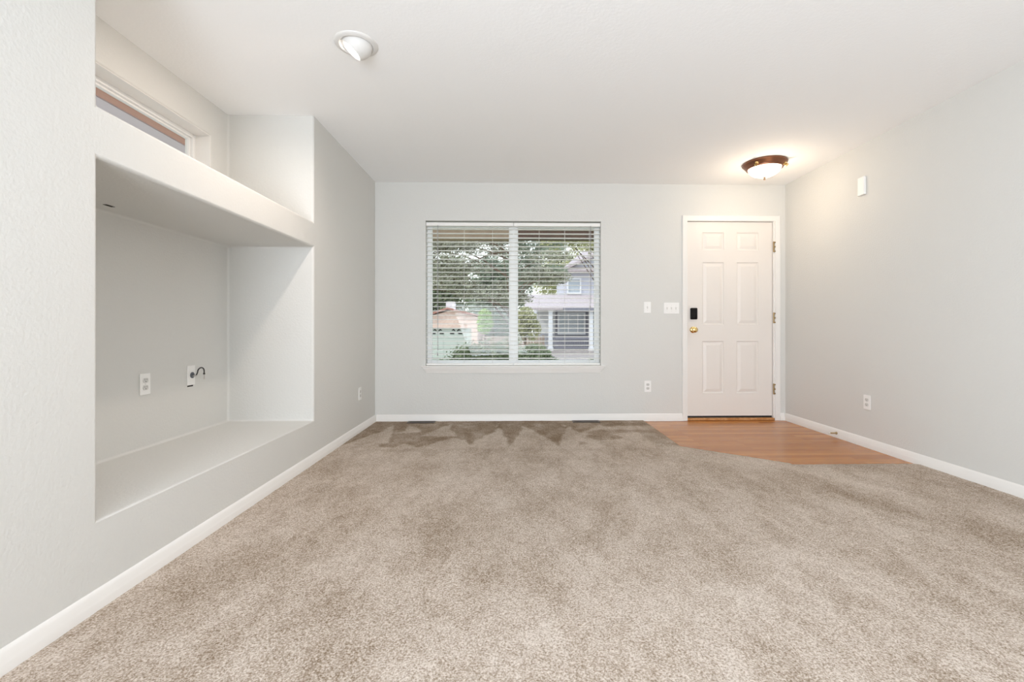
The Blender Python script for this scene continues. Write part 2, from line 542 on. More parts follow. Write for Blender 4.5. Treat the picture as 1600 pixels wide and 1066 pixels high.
def build_carpet():
    n = 301
    rows = []
    y = REAR
    while y < 1.0: rows.append((y, XR)); y += 0.1
    while y < 3.05: rows.append((y, XR)); y += 0.035
    rows.append((3.079, XR)); rows.append((3.08, 1.955))
    y = 3.10
    while y < D - 0.004:
        xm = 1.355 + max(0.0, (3.55 - y) / 0.47) * 0.60
        rows.append((y, xm)); y += 0.012 if y > 3.36 else 0.03
    rows.append((D, 1.355))
    verts = []; vals = []
    for yy, xm in rows:
        for i in range(n):
            x = XL + (xm - XL) * i / (n - 1.0)
            yv = yy
            z = CARPET + 0.0015 * noise.noise(Vector((x * 20, yy * 20, 0)))
            if i == n - 1 and yy >= 3.08:
                x += 0.006 * noise.noise(Vector((yy * 30, 0, 0))); z = WOOD + 0.001
            if abs(yy - 3.079) < 1e-6 and x > 1.94:
                yv += 0.006 * noise.noise(Vector((x * 25, 3, 0))); z = WOOD + 0.001
            verts.append((x, yv, z)); vals.append(soft_nap(x, yy))
    faces = []
    for j in range(len(rows) - 1):
        if abs(rows[j][0] - 3.079) < 1e-6:
            # stitch only up to the chamfer corner
            for i in range(n - 1):
                x0 = verts[j * n + i][0]
                if x0 >= 1.955: break
            k = i
            for q in range(n - 1):
                # nearest column of the wide row for each column of the narrow row
                a = min(k, round(q * k / (n - 1.0))); b_ = min(k, round((q + 1) * k / (n - 1.0)))
                A = j * n + a; B = j * n + b_
                if a == b_:
                    faces.append((A, (j + 1) * n + q + 1, (j + 1) * n + q))
                else:
                    faces.append((A, B, (j + 1) * n + q + 1, (j + 1) * n + q))
            continue
        for i in range(n - 1):
            a = j * n + i
            faces.append((a, a + 1, a + 1 + n, a + n))
    me = bpy.data.meshes.new('carpet')
    me.from_pydata(verts, [], faces)
    at = me.attributes.new('nap', 'FLOAT', 'POINT')
    at.data.foreach_set('value', vals)
    for p in me.polygons: p.use_smooth = True
    return new_obj('carpet', me, M['carpet'])
o = build_carpet()
tag(o, 'beige cut-pile wall-to-wall carpet with vacuum marks under the window', 'carpet', kind=S)

# ------------------------------------------------------------------ baseboards
BB = [(0, 0.0), (0.015, 0.0), (0.015, 0.044), (0.0135, 0.048), (0.0115, 0.058), (0.0075, 0.072), (0.004, 0.082), (0, 0.086)]
def baseboard(name, a, b, side):
    bm = bmesh.new()
    if side == 'back':
        prism(bm, [(D - p[0], p[1] + 0.001) for p in BB], a, b, 'x')
    elif side == 'left':
        prism(bm, [(XL + p[0], p[1] + 0.001) for p in BB], a, b, 'y')
    else:
        prism(bm, [(XR - p[0], p[1] + 0.001) for p in BB], a, b, 'y')
    o = obj(name, bm, M['trim'], smooth=True)
    tag(o, kind=S)
baseboard('baseboard_back', XL + 0.014, 1.757, 'back')
baseboard('baseboard_entry', 2.777, XR - 0.014, 'back')
baseboard('baseboard_left', REAR, D, 'left')
baseboard('baseboard_right', REAR, D, 'right')

# ------------------------------------------------------------------ front window
win = struct_empty('window_1', (0, 0, 0))
x0, x1, z0, z1 = WO
FY0, FY1 = D + 0.085, D + 0.15
def frame_rect(bm, x0, x1, z0, z1, w, y0, y1):
    box(bm, x0, x0 + w, y0, y1, z0, z1)
    box(bm, x1 - w, x1, y0, y1, z0, z1)
    box(bm, x0 + w, x1 - w, y0, y1, z1 - w, z1)
    box(bm, x0 + w, x1 - w, y0, y1, z0, z0 + w)
bm = bmesh.new(); frame_rect(bm, x0 + 0.001, x1 - 0.001, z0, z1 - 0.001, 0.038, FY0, FY1)
obj('window_frame', bm, M['vinyl'], win, bevel=0.003)
bm = boxm(-0.019, 0.052, FY0 - 0.004, FY1 - 0.004, z0 + 0.038, z1 - 0.038)
obj('meeting_rail', bm, M['vinyl'], win, bevel=0.003)
bm = bmesh.new(); frame_rect(bm, x0 + 0.038, -0.019, z0 + 0.038, z1 - 0.038, 0.012, FY0 + 0.012, FY1 - 0.02)
frame_rect(bm, 0.052, x1 - 0.038, z0 + 0.038, z1 - 0.038, 0.012, FY0 + 0.012, FY1 - 0.02)
obj('sash', bm, M['vinyl'], win, bevel=0.002)
for a, b in ((x0 + 0.05, -0.031), (0.064, x1 - 0.05)):
    obj('glass_pane', boxm(a, b, FY0 + 0.03, FY0 + 0.034, z0 + 0.05, z1 - 0.05), M['glass'], win)
# sill board and apron
bm = boxm(-0.918, 0.957, D - 0.035, D - 0.0005, 0.572, 0.584)
box(bm, x0 + 0.001, x1 - 0.001, D - 0.0005, FY0, 0.572, 0.584)
obj('window_sill', bm, M['trim'], win, bevel=0.004, seg=3)
bm = bmesh.new()
top = [(-0.905, D - 0.026), (0.944, D - 0.026), (0.944, D), (-0.905, D)]
mid_ = [(-0.892, D - 0.02), (0.931, D - 0.02), (0.931, D), (-0.892, D)]
bot = [(-0.872, D - 0.010), (0.911, D - 0.010), (0.911, D), (-0.872, D)]
lv = []
for pts, z in ((top, 0.572), (top, 0.562), (mid_, 0.545), (bot, 0.520), (bot, 0.509)):
    lv.append([bm.verts.new((p[0], p[1], z)) for p in pts])
for A, B in zip(lv, lv[1:]):
    for k in range(4): bm.faces.new([A[k], A[(k + 1) % 4], B[(k + 1) % 4], B[k]])
bm.faces.new(lv[0]); bm.faces.new(list(reversed(lv[-1])))
obj('window_apron', bm, M['trim'], win, bevel=0.002)

# ------------------------------------------------------------------ blinds
def blind(xa, xb, label, cords, zb, dangling):
    t = thing('window_blind', label, 'blind', ((xa + xb) / 2, D + 0.036, zb), group='white slatted blinds in the front window')
    w = (xb - xa) / 2
    ht = 2.048 - zb
    bm = boxm(-w, w, -0.024, 0.022, ht - 0.036, ht)
    obj('headrail', bm, M['slat'], t, bevel=0.003)
    bm = bmesh.new()
    z = ht - 0.036 - 0.028
    n = 0
    while z > 0.036:
        # slightly crowned slat, a shallow arc in section
        pts = []
        for k in range(7):
            u = -1 + 2 * k / 6
            pts.append((u * 0.029, z + 0.0022 * (1 - u * u) + 0.0012 * u))
        pts2 = [(p[0], p[1] - 0.0042) for p in reversed(pts)]
        prism(bm, pts + pts2, -w + 0.003, w - 0.003, 'x')
        z -= 0.0442
        n += 1
    obj('slats', bm, M['slat'], t, smooth=True)
    obj('bottom_rail', boxm(-w + 0.002, w - 0.002, -0.025, 0.025, 0.0, 0.02), M['slat'], t, bevel=0.004, seg=3)
    for c in cords:
        bm = bmesh.new()
        cx = c - (xa + xb) / 2
        for yy in (-0.0275, 0.0275):
            tube(bm, [(cx, yy, 0.018), (cx, yy, ht - 0.03)], 0.0008, 5)
        tube(bm, [(cx + 0.002, 0.0, 0.018), (cx + 0.002, 0.0, ht - 0.03)], 0.0009, 5)
        obj('ladder_cord', bm, M['cord'], t)
    if dangling:
        bm = bmesh.new()
        dx, za, zc = dangling
        cx = dx - (xa + xb) / 2
        tube(bm, [(cx, -0.032, ht - 0.03), (cx, -0.033, za - zb)], 0.0013, 6)
        tube(bm, [(cx + 0.006, -0.032, ht - 0.03), (cx + 0.006, -0.033, za - zb + .02)], 0.0013, 6)
        obj('pull_cord', bm, M['tassel'], t)
        bm = bmesh.new()
        lathe(bm, [(0, 0.036), (0.003, 0.034), (0.0045, 0.015), (0.006, 0.0), (0, 0.0)], 12, Matrix.Translation((cx, -0.033, za - zb - 0.034)))
        obj('cord_tassel', bm, M['tassel'], t, smooth=True)
    return t
blind(-0.877, 0.014, 'white slatted blind over the left half of the front window, pale garage behind it',
      (-0.765, -0.49, -0.20), 0.5865, (-0.758, 0.72, 0))
blind(0.018, 0.9115, 'white slatted blind over the right half of the front window, two-storey house behind it',
      (0.28, 0.545, 0.80), 0.5865, (0.806, 1.20, 0))

# ------------------------------------------------------------------ entry door
door = struct_empty('door_1', (0, 0, 0))
dx0, dx1, dz0, dz1 = 1.8165, 2.7065, 0.057, 2.0675
dy = D + 0.018                      # face of the slab
Wd, Hd = dx1 - dx0, dz1 - dz0
px = [0, 0.156, 0.382, 0.516, 0.745, Wd]
pz = [Hd - 1.777, Hd - 1.236, Hd - 1.066, Hd - 0.418, Hd - 0.294, Hd - 0.108]
zc = [0] + pz + [Hd]
bm = bmesh.new()
def V(x, z, d): return bm.verts.new((dx0 + x, dy + d, dz0 + z))
cells = {(1, 1), (3, 1), (1, 3), (3, 3), (1, 5), (3, 5)}
for i in range(5):
    for j in range(len(zc) - 1):
        a, b, c, d_ = px[i], px[i + 1], zc[j], zc[j + 1]
        if (i, j) in cells:
            rings = []
            for ins, dep in ((0, 0), (0.006, 0.0075), (0.016, 0.0085), (0.020, 0.007), (0.042, 0.001), (0.044, 0.0005)):
                rings.append([V(a + ins, c + ins, dep), V(b - ins, c + ins, dep), V(b - ins, d_ - ins, dep), V(a + ins, d_ - ins, dep)])
            for A, B in zip(rings, rings[1:]):
                for k in range(4): bm.faces.new([A[k], A[(k + 1) % 4], B[(k + 1) % 4], B[k]])
            bm.faces.new(rings[-1])
        else:
            bm.faces.new([V(a, c, 0), V(b, c, 0), V(b, d_, 0), V(a, d_, 0)])
bmesh.ops.remove_doubles(bm, verts=bm.verts, dist=0.0002)
# sides and back
A = [bm.verts.new((x, y, z)) for (x, y, z) in ((dx0, dy, dz0), (dx1, dy, dz0), (dx1, dy, dz1), (dx0, dy, dz1))]
B = [bm.verts.new((x, y + 0.044, z)) for (x, y, z) in ((dx0, dy, dz0), (dx1, dy, dz0), (dx1, dy, dz1), (dx0, dy, dz1))]
for k in range(4): bm.faces.new([A[k], A[(k + 1) % 4], B[(k + 1) % 4], B[k]])
bm.faces.new(B)
obj('door_slab', bm, M['door'], door)
# jamb with stop, and casing
bm = bmesh.new()
jx0, jx1, jz = 1.786, 2.737, 2.0970
box(bm, jx0, dx0 - 0.004, D, D + 0.15, 0.013, jz)
box(bm, dx1 + 0.004, jx1, D, D + 0.15, 0.013, jz)
box(bm, dx0 - 0.004, dx1 + 0.004, D, D + 0.15, dz1 + 0.004, jz)
box(bm, dx0 - 0.004, dx0 + 0.008, dy + 0.046, dy + 0.07, 0.05, dz1)
box(bm, dx1 - 0.008, dx1 + 0.004, dy + 0.046, dy + 0.07, 0.05, dz1)
box(bm, dx0 - 0.004, dx1 + 0.004, dy + 0.046, dy + 0.07, dz1 - 0.008, dz1 + 0.004)
obj('door_jamb', bm, M['trim'], door, bevel=0.0015)
bm = bmesh.new()
prof = [(0.0, 0.010), (0.010, 0.012), (0.016, 0.010), (0.040, 0.016), (0.052, 0.016), (0.056, 0.012), (0.056, 0.0), (0.0, 0.0)]
ix0, ix1, iz = 1.808, 2.722, 2.074
def casing_ring(off, y):
    return [(ix0 - off, y, 0.012), (ix0 - off, y, iz + off), (ix1 + off, y, iz + off), (ix1 + off, y, 0.012)]
rg = []
for off, th in prof:
    rg.append([bm.verts.new(p) for p in casing_ring(off * 0.96, D - th)])
for A, B in zip(rg, rg[1:] + rg[:1]):
    for k in range(3): bm.faces.new([A[k], A[k + 1], B[k + 1], B[k]])
obj('door_casing', bm, M['trim'], door, smooth=True)
# threshold with door sweep
obj('threshold', boxm(1.808, 2.722, D - 0.004, D + 0.15, 0.0125, 0.036), M['threshold'], door, bevel=0.004)
obj('door_sweep', boxm(dx0, dx1, dy + 0.008, dy + 0.04, 0.0385, 0.0565), M['rubber'], door)
# hinges
for hz in (1.808, 1.0717, 0.3352):
    bm = bmesh.new()
    for k in range(5):
        z = hz - 0.05 + k * 0.0205
        lathe(bm, [(0, 0), (0.0068, 0), (0.0068, 0.018), (0, 0.018)], 12, Matrix.Translation((2.7105, D - 0.0045, z)))
    lathe(bm, [(0, -0.056), (0.003, -0.055), (0.0055, -0.051), (0.0055, 0.052), (0.003, 0.057), (0, 0.058)], 12, Matrix.Translation((2.7105, D - 0.0045, hz)))
    for zz in (-0.046, 0.0, 0.046):
        box(bm, 2.7115, 2.7265, D - 0.0125, D - 0.0100, hz + zz - 0.007, hz + zz + 0.007)
    obj('hinge', bm, M['old_brass'], door, smooth=True)
# latch edge plate
obj('latch_plate', boxm(1.8125, 1.8165, D + 0.012, D + 0.0185, 0.92, 0.985), M['old_brass'], door)
# knob
bm = bmesh.new()
kx, kz = 1.875, 0.949
lathe(bm, [(0, 0.0), (0.033, 0.0), (0.033, 0.004), (0.027, 0.010), (0.013, 0.014), (0.011, 0.028), (0.017, 0.034), (0.026, 0.042),
           (0.029, 0.052), (0.027, 0.061), (0.019, 0.067), (0.008, 0.069), (0, 0.0685)], 32,
      Matrix.Translation((kx, dy, kz)) @ Matrix.Rotation(R(90), 4, 'X'))
kn = obj('door_knob', bm, M['brass'], door, smooth=True)
bm = bmesh.new()
lathe(bm, [(0, 0), (0.006, 0), (0.006, 0.004), (0, 0.004)], 12, Matrix.Translation((kx, dy - 0.068, kz)) @ Matrix.Rotation(R(90), 4, 'X'))
obj('lock_button', bm, M['brass'], kn, smooth=True)
# black keypad lock body
kp = obj('keypad_lock', boxm(1.844, 1.915, dy - 0.026, dy - 0.0003, 1.056, 1.175), M['black'], door, bevel=0.010, seg=5)
bm = boxm(1.871, 1.888, dy - 0.036, dy - 0.026, 1.082, 1.090)
obj('thumb_turn', bm, M['black'], kp, bevel=0.002)

# ------------------------------------------------------------------ wall plates
def plate_bm(w, h, t=0.0055):
    return boxm(-w / 2, w / 2, -t, -0.0003, -h / 2, h / 2)

def outlet(label, loc, rz):
    t = thing('outlet', label, 'outlet', loc, rz, 'duplex outlets low on the walls')
    obj('cover_plate', plate_bm(0.070, 0.115), M['plastic'], t, bevel=0.003, seg=3)
    for s in (-1, 1):
        bm = bmesh.new()
        pts = []
        for k in range(24):
            a = 2 * PI * k / 24
            x = 0.0172 * math.cos(a)
            z = max(-0.0125, min(0.0125, 0.0172 * math.sin(a)))
            pts.append((x, z + s * 0.0195))
        prism(bm, pts, -0.0078, -0.0045, 'y')
        so = obj('socket', bm, M['plastic_grey'], t)
        bm = bmesh.new()
        box(bm, -0.0075, -0.0055, -0.0082, -0.0076, s * 0.0195 + 0.000, s * 0.0195 + 0.008)
        box(bm, 0.0055, 0.0075, -0.0082, -0.0076, s * 0.0195 + 0.001, s * 0.0195 + 0.007)
        lathe(bm, [(0, 0), (0.0029, 0), (0.0029, 0.0006), (0, 0.0006)], 12,
              Matrix.Translation((0, -0.0076, s * 0.0195 - 0.0065)) @ Matrix.Rotation(R(90), 4, 'X'))
        obj('slots', bm, M['slot'], so)
    bm = bmesh.new()
    lathe(bm, [(0, 0), (0.0028, 0), (0.0022, 0.0012), (0, 0.0014)], 12, Matrix.Translation((0, -0.0054, 0)) @ Matrix.Rotation(R(90), 4, 'X'))
    obj('screw', bm, M['steel'], t)
    return t
outlet('white duplex outlet low on the window wall between window and door', (1.397, D, 0.366), 0)
outlet('white duplex outlet on the back of the wall niche, left of the black cable', (NB, 2.460, 0.660), R(90))
outlet('white duplex outlet low on the left wall between niche and room corner', (XL, 4.118, 0.368), R(90))
outlet('white duplex outlet low on the right wall above the baseboard', (XR, 3.509, 0.372), R(-90))

def switch(label, loc, rz, n, w):
    t = thing('light_switch', label, 'light switch', loc, rz, 'light switches by the entry door')
    obj('cover_plate', plate_bm(w, 0.115), M['plastic'], t, bevel=0.003, seg=3)
    for k in range(n):
        cx = (k - (n - 1) / 2) * 0.046
        bm = boxm(cx - 0.0055, cx + 0.0055, -0.0066, -0.005, -0.0125, 0.0125)
        f = obj('toggle_slot', bm, M['plastic_grey'], t)
        bm = bmesh.new()
        prism(bm, [(-0.0064, -0.006), (-0.0064, 0.006), (-0.017, 0.013), (-0.019, 0.009)], cx - 0.0038, cx + 0.0038, 'x')
        obj('toggle', bm, M['plastic'], f, bevel=0.0008)
        for s in (-1, 1):
            bm = bmesh.new()
            lathe(bm, [(0, 0), (0.0028, 0), (0.0022, 0.0012), (0, 0.0014)], 10, Matrix.Translation((cx, -0.0054, s * 0.030)) @ Matrix.Rotation(R(90), 4, 'X'))
            obj('screw', bm, M['plastic_grey'], t)
    return t
switch('narrow white single toggle switch plate, the farther from the door', (1.394, D, 1.180), 0, 1, 0.072)
switch('wide white three-toggle switch plate right beside the door casing', (1.643, D, 1.172), 0, 3, 0.160)

# small white box high on the right wall
t = thing('wall_sensor', 'small blank white box mounted high on the right wall', 'sensor', (XR, 3.553, 2.110), R(-90))
obj('body', boxm(-0.034, 0.034, -0.022, -0.0003, -0.073, 0.073), M['plastic'], t, bevel=0.006, seg=4)
obj('back_plate', boxm(-0.031, 0.031, -0.004, -0.0001, -0.070, 0.070), M['plastic_grey'], t)

# coax plate in the niche with a stub of black cable
t = thing('cable_outlet', 'white cable plate with a curled black stub, on the niche back wall', 'cable outlet', (NB, 2.806, 0.672), R(90))
obj('cover_plate', plate_bm(0.066, 0.122, 0.006), M['plastic'], t, bevel=0.003, seg=3)
bm = bmesh.new()
lathe(bm, [(0, 0), (0.0185, 0), (0.0185, 0.002), (0.015, 0.003), (0, 0.003)], 28, Matrix.Translation((0.006, -0.006, 0.0)) @ Matrix.Rotation(R(90), 4, 'X'))
j = obj('round_jack', bm, mat('jack_grey', (0.11, 0.12, 0.14), 0.5), t, smooth=True)
bm = bmesh.new()
lathe(bm, [(0, 0), (0.006, 0), (0.006, 0.012), (0.0045, 0.013), (0.0045, 0.024), (0, 0.024)], 6, Matrix.Translation((0.006, -0.009, -0.004)) @ Matrix.Rotation(R(90), 4, 'X'))
obj('jack_connector', bm, M['steel'], j)
bm = bmesh.new()
cp = [(0.006, -0.028, -0.004), (0.010, -0.034, 0.012), (0.014, -0.036, 0.030), (0.021, -0.041, 0.041), (0.031, -0.047, 0.044), (0.039, -0.052, 0.037),
      (0.042, -0.054, 0.024), (0.042, -0.054, 0.010)]
def smooth_path(P, n=5):
    P = [Vector(p) for p in P]
    out = []
    for i in range(len(P) - 1):
        p0, p1, p2, p3 = P[max(i - 1, 0)], P[i], P[i + 1], P[min(i + 2, len(P) - 1)]
        for k in range(n):
            s = k / n
            out.append(0.5 * ((2 * p1) + (p2 - p0) * s + (2 * p0 - 5 * p1 + 4 * p2 - p3) * s * s + (3 * p1 - p0 - 3 * p2 + p3) * s ** 3))
    out.append(P[-1])
    return out
tube(bm, smooth_path(cp), 0.0036, 10)
c = obj('cable', bm, M['rubber'], t, smooth=True)
bm = bmesh.new()
lathe(bm, [(0, 0.004), (0.0055, 0.004), (0.0058, -0.004), (0.0045, -0.006), (0, -0.006)], 12, Matrix.Translation((0.042, -0.054, 0.006)))
obj('cable_collar', bm, M['rubber'], c, smooth=True)
bm = bmesh.new()
lathe(bm, [(0, 0), (0.0042, 0), (0.0045, -0.012), (0.0040, -0.013), (0.0046, -0.026), (0.002, -0.030), (0, -0.030)], 12, Matrix.Translation((0.042, -0.054, 0.0)))
obj('cable_plug', bm, M['steel'], c, smooth=True)
obj('wall_gap', boxm(-0.028, 0.020, -0.0012, -0.0002, -0.070, -0.0612), M['dark_hole'], t)

# small dark slot in the niche ceiling
o = obj('cable_hole', boxm(-1.885, -1.866, 2.108, 2.152, 1.5295, 1.5312), M['dark_hole'], bevel=0.0005)
tag(o, 'small dark slot cut in the niche ceiling near the back wall', 'cable hole')

# ------------------------------------------------------------------ floor registers
def register(label, x, y):
    t = thing('floor_vent', label, 'floor vent', (x, y, CARPET), group='brown floor vents under the window')
    bm = bmesh.new()
    w, d = 0.137, 0.050
    frame_rect_h = [(-w, w, -d, -d + 0.012), (-w, w, d - 0.012, d), (-w, -w + 0.014, -d + 0.012, d - 0.012), (w - 0.014, w, -d + 0.012, d - 0.012)]
    for a, b, c_, e in frame_rect_h: box(bm, a, b, c_, e, -0.002, 0.005)
    obj('frame', bm, M['vent'], t, bevel=0.001)
    bm = bmesh.new()
    for k in range(20):
        x_ = -w + 0.02 + k * (2 * w - 0.04) / 19
        box(bm, x_ - 0.0025, x_ + 0.0025, -d + 0.012, d - 0.012, -0.001, 0.0035)
    box(bm, -w + 0.014, w - 0.014, -0.003, 0.003, -0.001, 0.0038)
    obj('grille', bm, M['vent'], t)
    obj('duct', boxm(-w + 0.013, w - 0.013, -d + 0.011, d - 0.011, -0.0185, 0.0005), M['dark_hole'], t)
register('brown metal floor vent below the left end of the window', -0.909, 4.512)
register('brown metal floor vent below the right end of the window', 0.748, 4.508)

# spring door stop on the right baseboard
t = thing('door_stop', 'small brass spring door stop on the right baseboard', 'door stop', (XR - 0.014, 3.83, 0.052), R(-90))
bm = bmesh.new()
lathe(bm, [(0, 0), (0.012, 0), (0.011, 0.004), (0.007, 0.012), (0, 0.012)], 20, Matrix.Rotation(R(90), 4, 'X'))
obj('base', bm, M['old_brass'], t, smooth=True)
bm = bmesh.new()
n = 220
tube(bm, [(0.0052 * math.cos(k * 0.62), -0.010 - 0.050 * k / n, 0.0052 * math.sin(k * 0.62)) for k in range(n)], 0.0011, 5)
obj('spring', bm, M['old_brass'], t, smooth=True)
bm = bmesh.new()
lathe(bm, [(0, 0.058), (0.0062, 0.058), (0.0068, 0.066), (0.005, 0.071), (0, 0.072)], 16, Matrix.Rotation(R(90), 4, 'X'))
obj('tip', bm, M['cord'], t, smooth=True)

# ------------------------------------------------------------------ flush ceiling light by the door
LX, LY = 2.270, 3.975
t = thing('ceiling_light', 'lit frosted bowl ceiling light with bronze rim near the entry door', 'ceiling light', (LX, LY, H))
bm = bmesh.new()
lathe(bm, [(0.0, -0.0005), (0.180, -0.0005), (0.183, -0.006), (0.182, -0.014), (0.174, -0.019), (0.170, -0.026), (0.158, -0.040), (0.152, -0.044), (0.150, -0.052),
           (0.143, -0.056), (0.138, -0.052), (0.136, -0.040), (0.0, -0.040)], 72)
obj('rim', bm, M['bronze'], t, smooth=True)
bm = bmesh.new()
pr = []
for k in range(15):
    a = k / 14 * PI / 2
    pr.append((0.135 * math.cos(a), -0.048 - 0.080 * math.sin(a)))
pr[-1] = (0, -0.128)
lathe(bm, pr, 64)
obj('glass_bowl', bm, M['bowl'], t, smooth=True)
bm = bmesh.new()
lathe(bm, [(0, -0.125), (0.014, -0.127), (0.015, -0.131), (0.006, -0.135), (0.007, -0.141), (0.009, -0.147), (0.007, -0.153), (0, -0.157)], 20)
obj('finial', bm, M['finial'], t, smooth=True)
for ang in (R(218), R(322), R(90)):
    bm = bmesh.new()
    mtx = Matrix.Rotation(ang, 4, 'Z') @ Matrix.Translation((0.155, 0, -0.034)) @ Matrix.Rotation(R(135), 4, 'Y')
    lathe(bm, [(0, -0.006), (0.013, -0.005), (0.017, 0.004), (0.013, 0.012), (0.009, 0.016), (0.014, 0.024), (0.013, 0.033), (0, 0.036)], 20, mtx)
    obj('thumbscrew', bm, M['brass'], t, smooth=True)
light('entry_bulb', 'POINT', (LX, LY, H - 0.30), (0, 0, 0), 6.0, (1.0, 0.80, 0.58), shadow_soft_size=0.08)
light('entry_bulb_ring', 'POINT', (LX - 0.05, LY - 0.24, H - 0.18), (0, 0, 0), 0.35, (1.0, 0.78, 0.55), shadow_soft_size=0.06)

# ------------------------------------------------------------------ eyeball downlight
EX, EY = -0.815, 2.368
t = thing('recessed_light', 'white tilted eyeball ceiling light, lit, above the carpet near the niche', 'ceiling light', (EX, EY, H))
bm = bmesh.new()
lathe(bm, [(0.080, 0.03), (0.080, -0.006), (0.086, -0.0115), (0.100, -0.009), (0.108, -0.004), (0.110, -0.0005), (0.110, 0.004)], 64)
obj('trim_ring', bm, M['fixture'], t, smooth=True)
aimv = Vector((-0.62, -0.06, -0.78)).normalized()
q = aimv.to_track_quat('Z', 'Y').to_matrix().to_4x4()
bm = bmesh.new()
pr = []
rb = 0.077
cut = math.acos(0.050 / rb)
for k in range(19):
    a = PI - (PI - cut) * k / 18
    pr.append((rb * math.sin(a), rb * math.cos(a)))
pr[0] = (0, -rb)
pr += [(rb * math.sin(cut) - 0.004, 0.047), (0.050, 0.030)]
lathe(bm, pr, 56, Matrix.Translation((0.004, 0, 0.002)) @ q)
obj('eyeball', bm, M['fixture'], t, smooth=True)
bm = bmesh.new()
lathe(bm, [(0, 0.034), (0.030, 0.034), (0.050, 0.030)], 40, Matrix.Translation((0.004, 0, 0.002)) @ q)
obj('lamp_face', bm, M['lamp'], t, smooth=True)
lp = Vector((EX + 0.004, EY, H + 0.002)) + aimv * 0.052
sp = light('eyeball_lamp', 'SPOT', lp, (0, 0, 0), 38, (1.0, 0.84, 0.72), shadow_soft_size=0.035, spot_size=R(128), spot_blend=0.9)
aim(sp, (-1.9, 2.5, 1.05))

# ------------------------------------------------------------------ clerestory window in the niche
w2 = struct_empty('window_2', (0, 0, 0))
def frame_x(bm, xa, xb, y0, y1, z0, z1, w):
    box(bm, xa, xb, y0, y0 + w, z0, z1); box(bm, xa, xb, y1 - w, y1, z0, z1)
    box(bm, xa, xb, y0 + w, y1 - w, z1 - w, z1); box(bm, xa, xb, y0 + w, y1 - w, z0, z0 + w)
bm = bmesh.new(); frame_x(bm, -2.125, -2.075, UW[0], UW[1], UW[2], UW[3], 0.028)
frame_x(bm, -2.118, -2.090, UW[0] + 0.028, UW[1] - 0.028, UW[2] + 0.028, UW[3] - 0.028, 0.012)
obj('window_frame', bm, M['vinyl'], w2, bevel=0.003)
obj('glass_pane', boxm(-2.108, -2.104, UW[0] + 0.04, UW[1] - 0.04, UW[2] + 0.04, UW[3] - 0.04), M['glass'], w2)
e = 0.004
bm = bmesh.new()
box(bm, -2.09, NB - 0.001, UW[0] + 0.0003, UW[1] - 0.0003, UW[3] - e, UW[3] - 0.0003)
box(bm, -2.09, NB - 0.001, UW[1] - e, UW[1] - 0.0003, UW[2] + 0.0003, UW[3] - e)
box(bm, -2.09, NB - 0.001, UW[0] + 0.0003, UW[0] + e, UW[2] + 0.0003, UW[3] - e)
box(bm, -2.09, NB - 0.001, UW[0] + e, UW[1] - e, UW[2] + 0.0003, UW[2] + e)
obj('window_reveal', bm, M['trim'], w2)
# frame of the added, unseen rear window that holds the fill panels
w3 = struct_empty('added_window_3', (0, 0, 0))
bm = bmesh.new(); frame_rect(bm, -1.25, 2.65, 0.2, 2.3, 0.05, REAR - 0.12, REAR - 0.06)
box(bm, 0.67, 0.73, REAR - 0.12, REAR - 0.06, 0.25, 2.25)
obj('window_frame', bm, M['vinyl'], w3)
for a, b in ((-1.2, 0.67), (0.73, 2.6)):
    obj('glass_pane', boxm(a, b, REAR - 0.095, REAR - 0.09, 0.25, 2.25), M['glass'], w3)

# ------------------------------------------------------------------ outdoors
o = obj('ground', boxm(-40, 40, -12, 60, -1.3, -1.1), M['lawn']); tag(o, kind=S)
o = obj('road', boxm(-40, 40, 14, 19.5, -1.099, -1.07), M['asphalt']); tag(o, kind=S)
bm = bmesh.new()
prism(bm, [(19.6, -1.09), (25.6, -0.25), (25.9, -0.25), (25.9, -1.09)], 1.7, 9.0, 'x')
o = obj('driveway', bm, M['concrete']); tag(o, kind=S)
bm = bmesh.new()
prism(bm, [(5.0, -0.12), (8.5, -0.35), (13.5, -1.05), (13.5, -1.1), (5.0, -1.1)], -9, 9, 'x')
o = obj('lawn', bm, M['lawn']); tag(o, kind=S)

o = obj('bounce_slab', boxm(-9, -2.14, -6, 9, -1.1, -0.2), M['concrete']); tag(o, kind=S)  # added unseen pale slab, reflects sun up onto the eave boards
# eave over the side window
t = thing('roof_eave', 'brown boarded eave seen through the high window above the niche', 'eave', (-2.15, 2.4, 2.44))
bm = bmesh.new()
for k in range(6):
    box(bm, -0.02 - 0.078 * (k + 1) + 0.003, -0.02 - 0.078 * k, -2.2, 2.6, 0.0, 0.02)
obj('soffit_board', bm, M['soffit'], t)
obj('fascia', boxm(-0.80, -0.49, -2.2, 2.6, -0.006, 0.10), M['fascia'], t)

# porch header beams outside the front window
o = obj('porch_beam', boxm(-3.2, 0.02, 5.50, 5.62, 2.058, 2.44), M['beam_tan'])
tag(o, 'tan brown porch beam outside, above the left half of the window', 'beam', 'porch beams')
o = obj('porch_beam', boxm(0.021, 3.2, 5.50, 5.62, 2.066, 2.44), M['beam_dark'])
tag(o, 'dark brown porch beam outside, above the right half of the window', 'beam', 'porch beams')

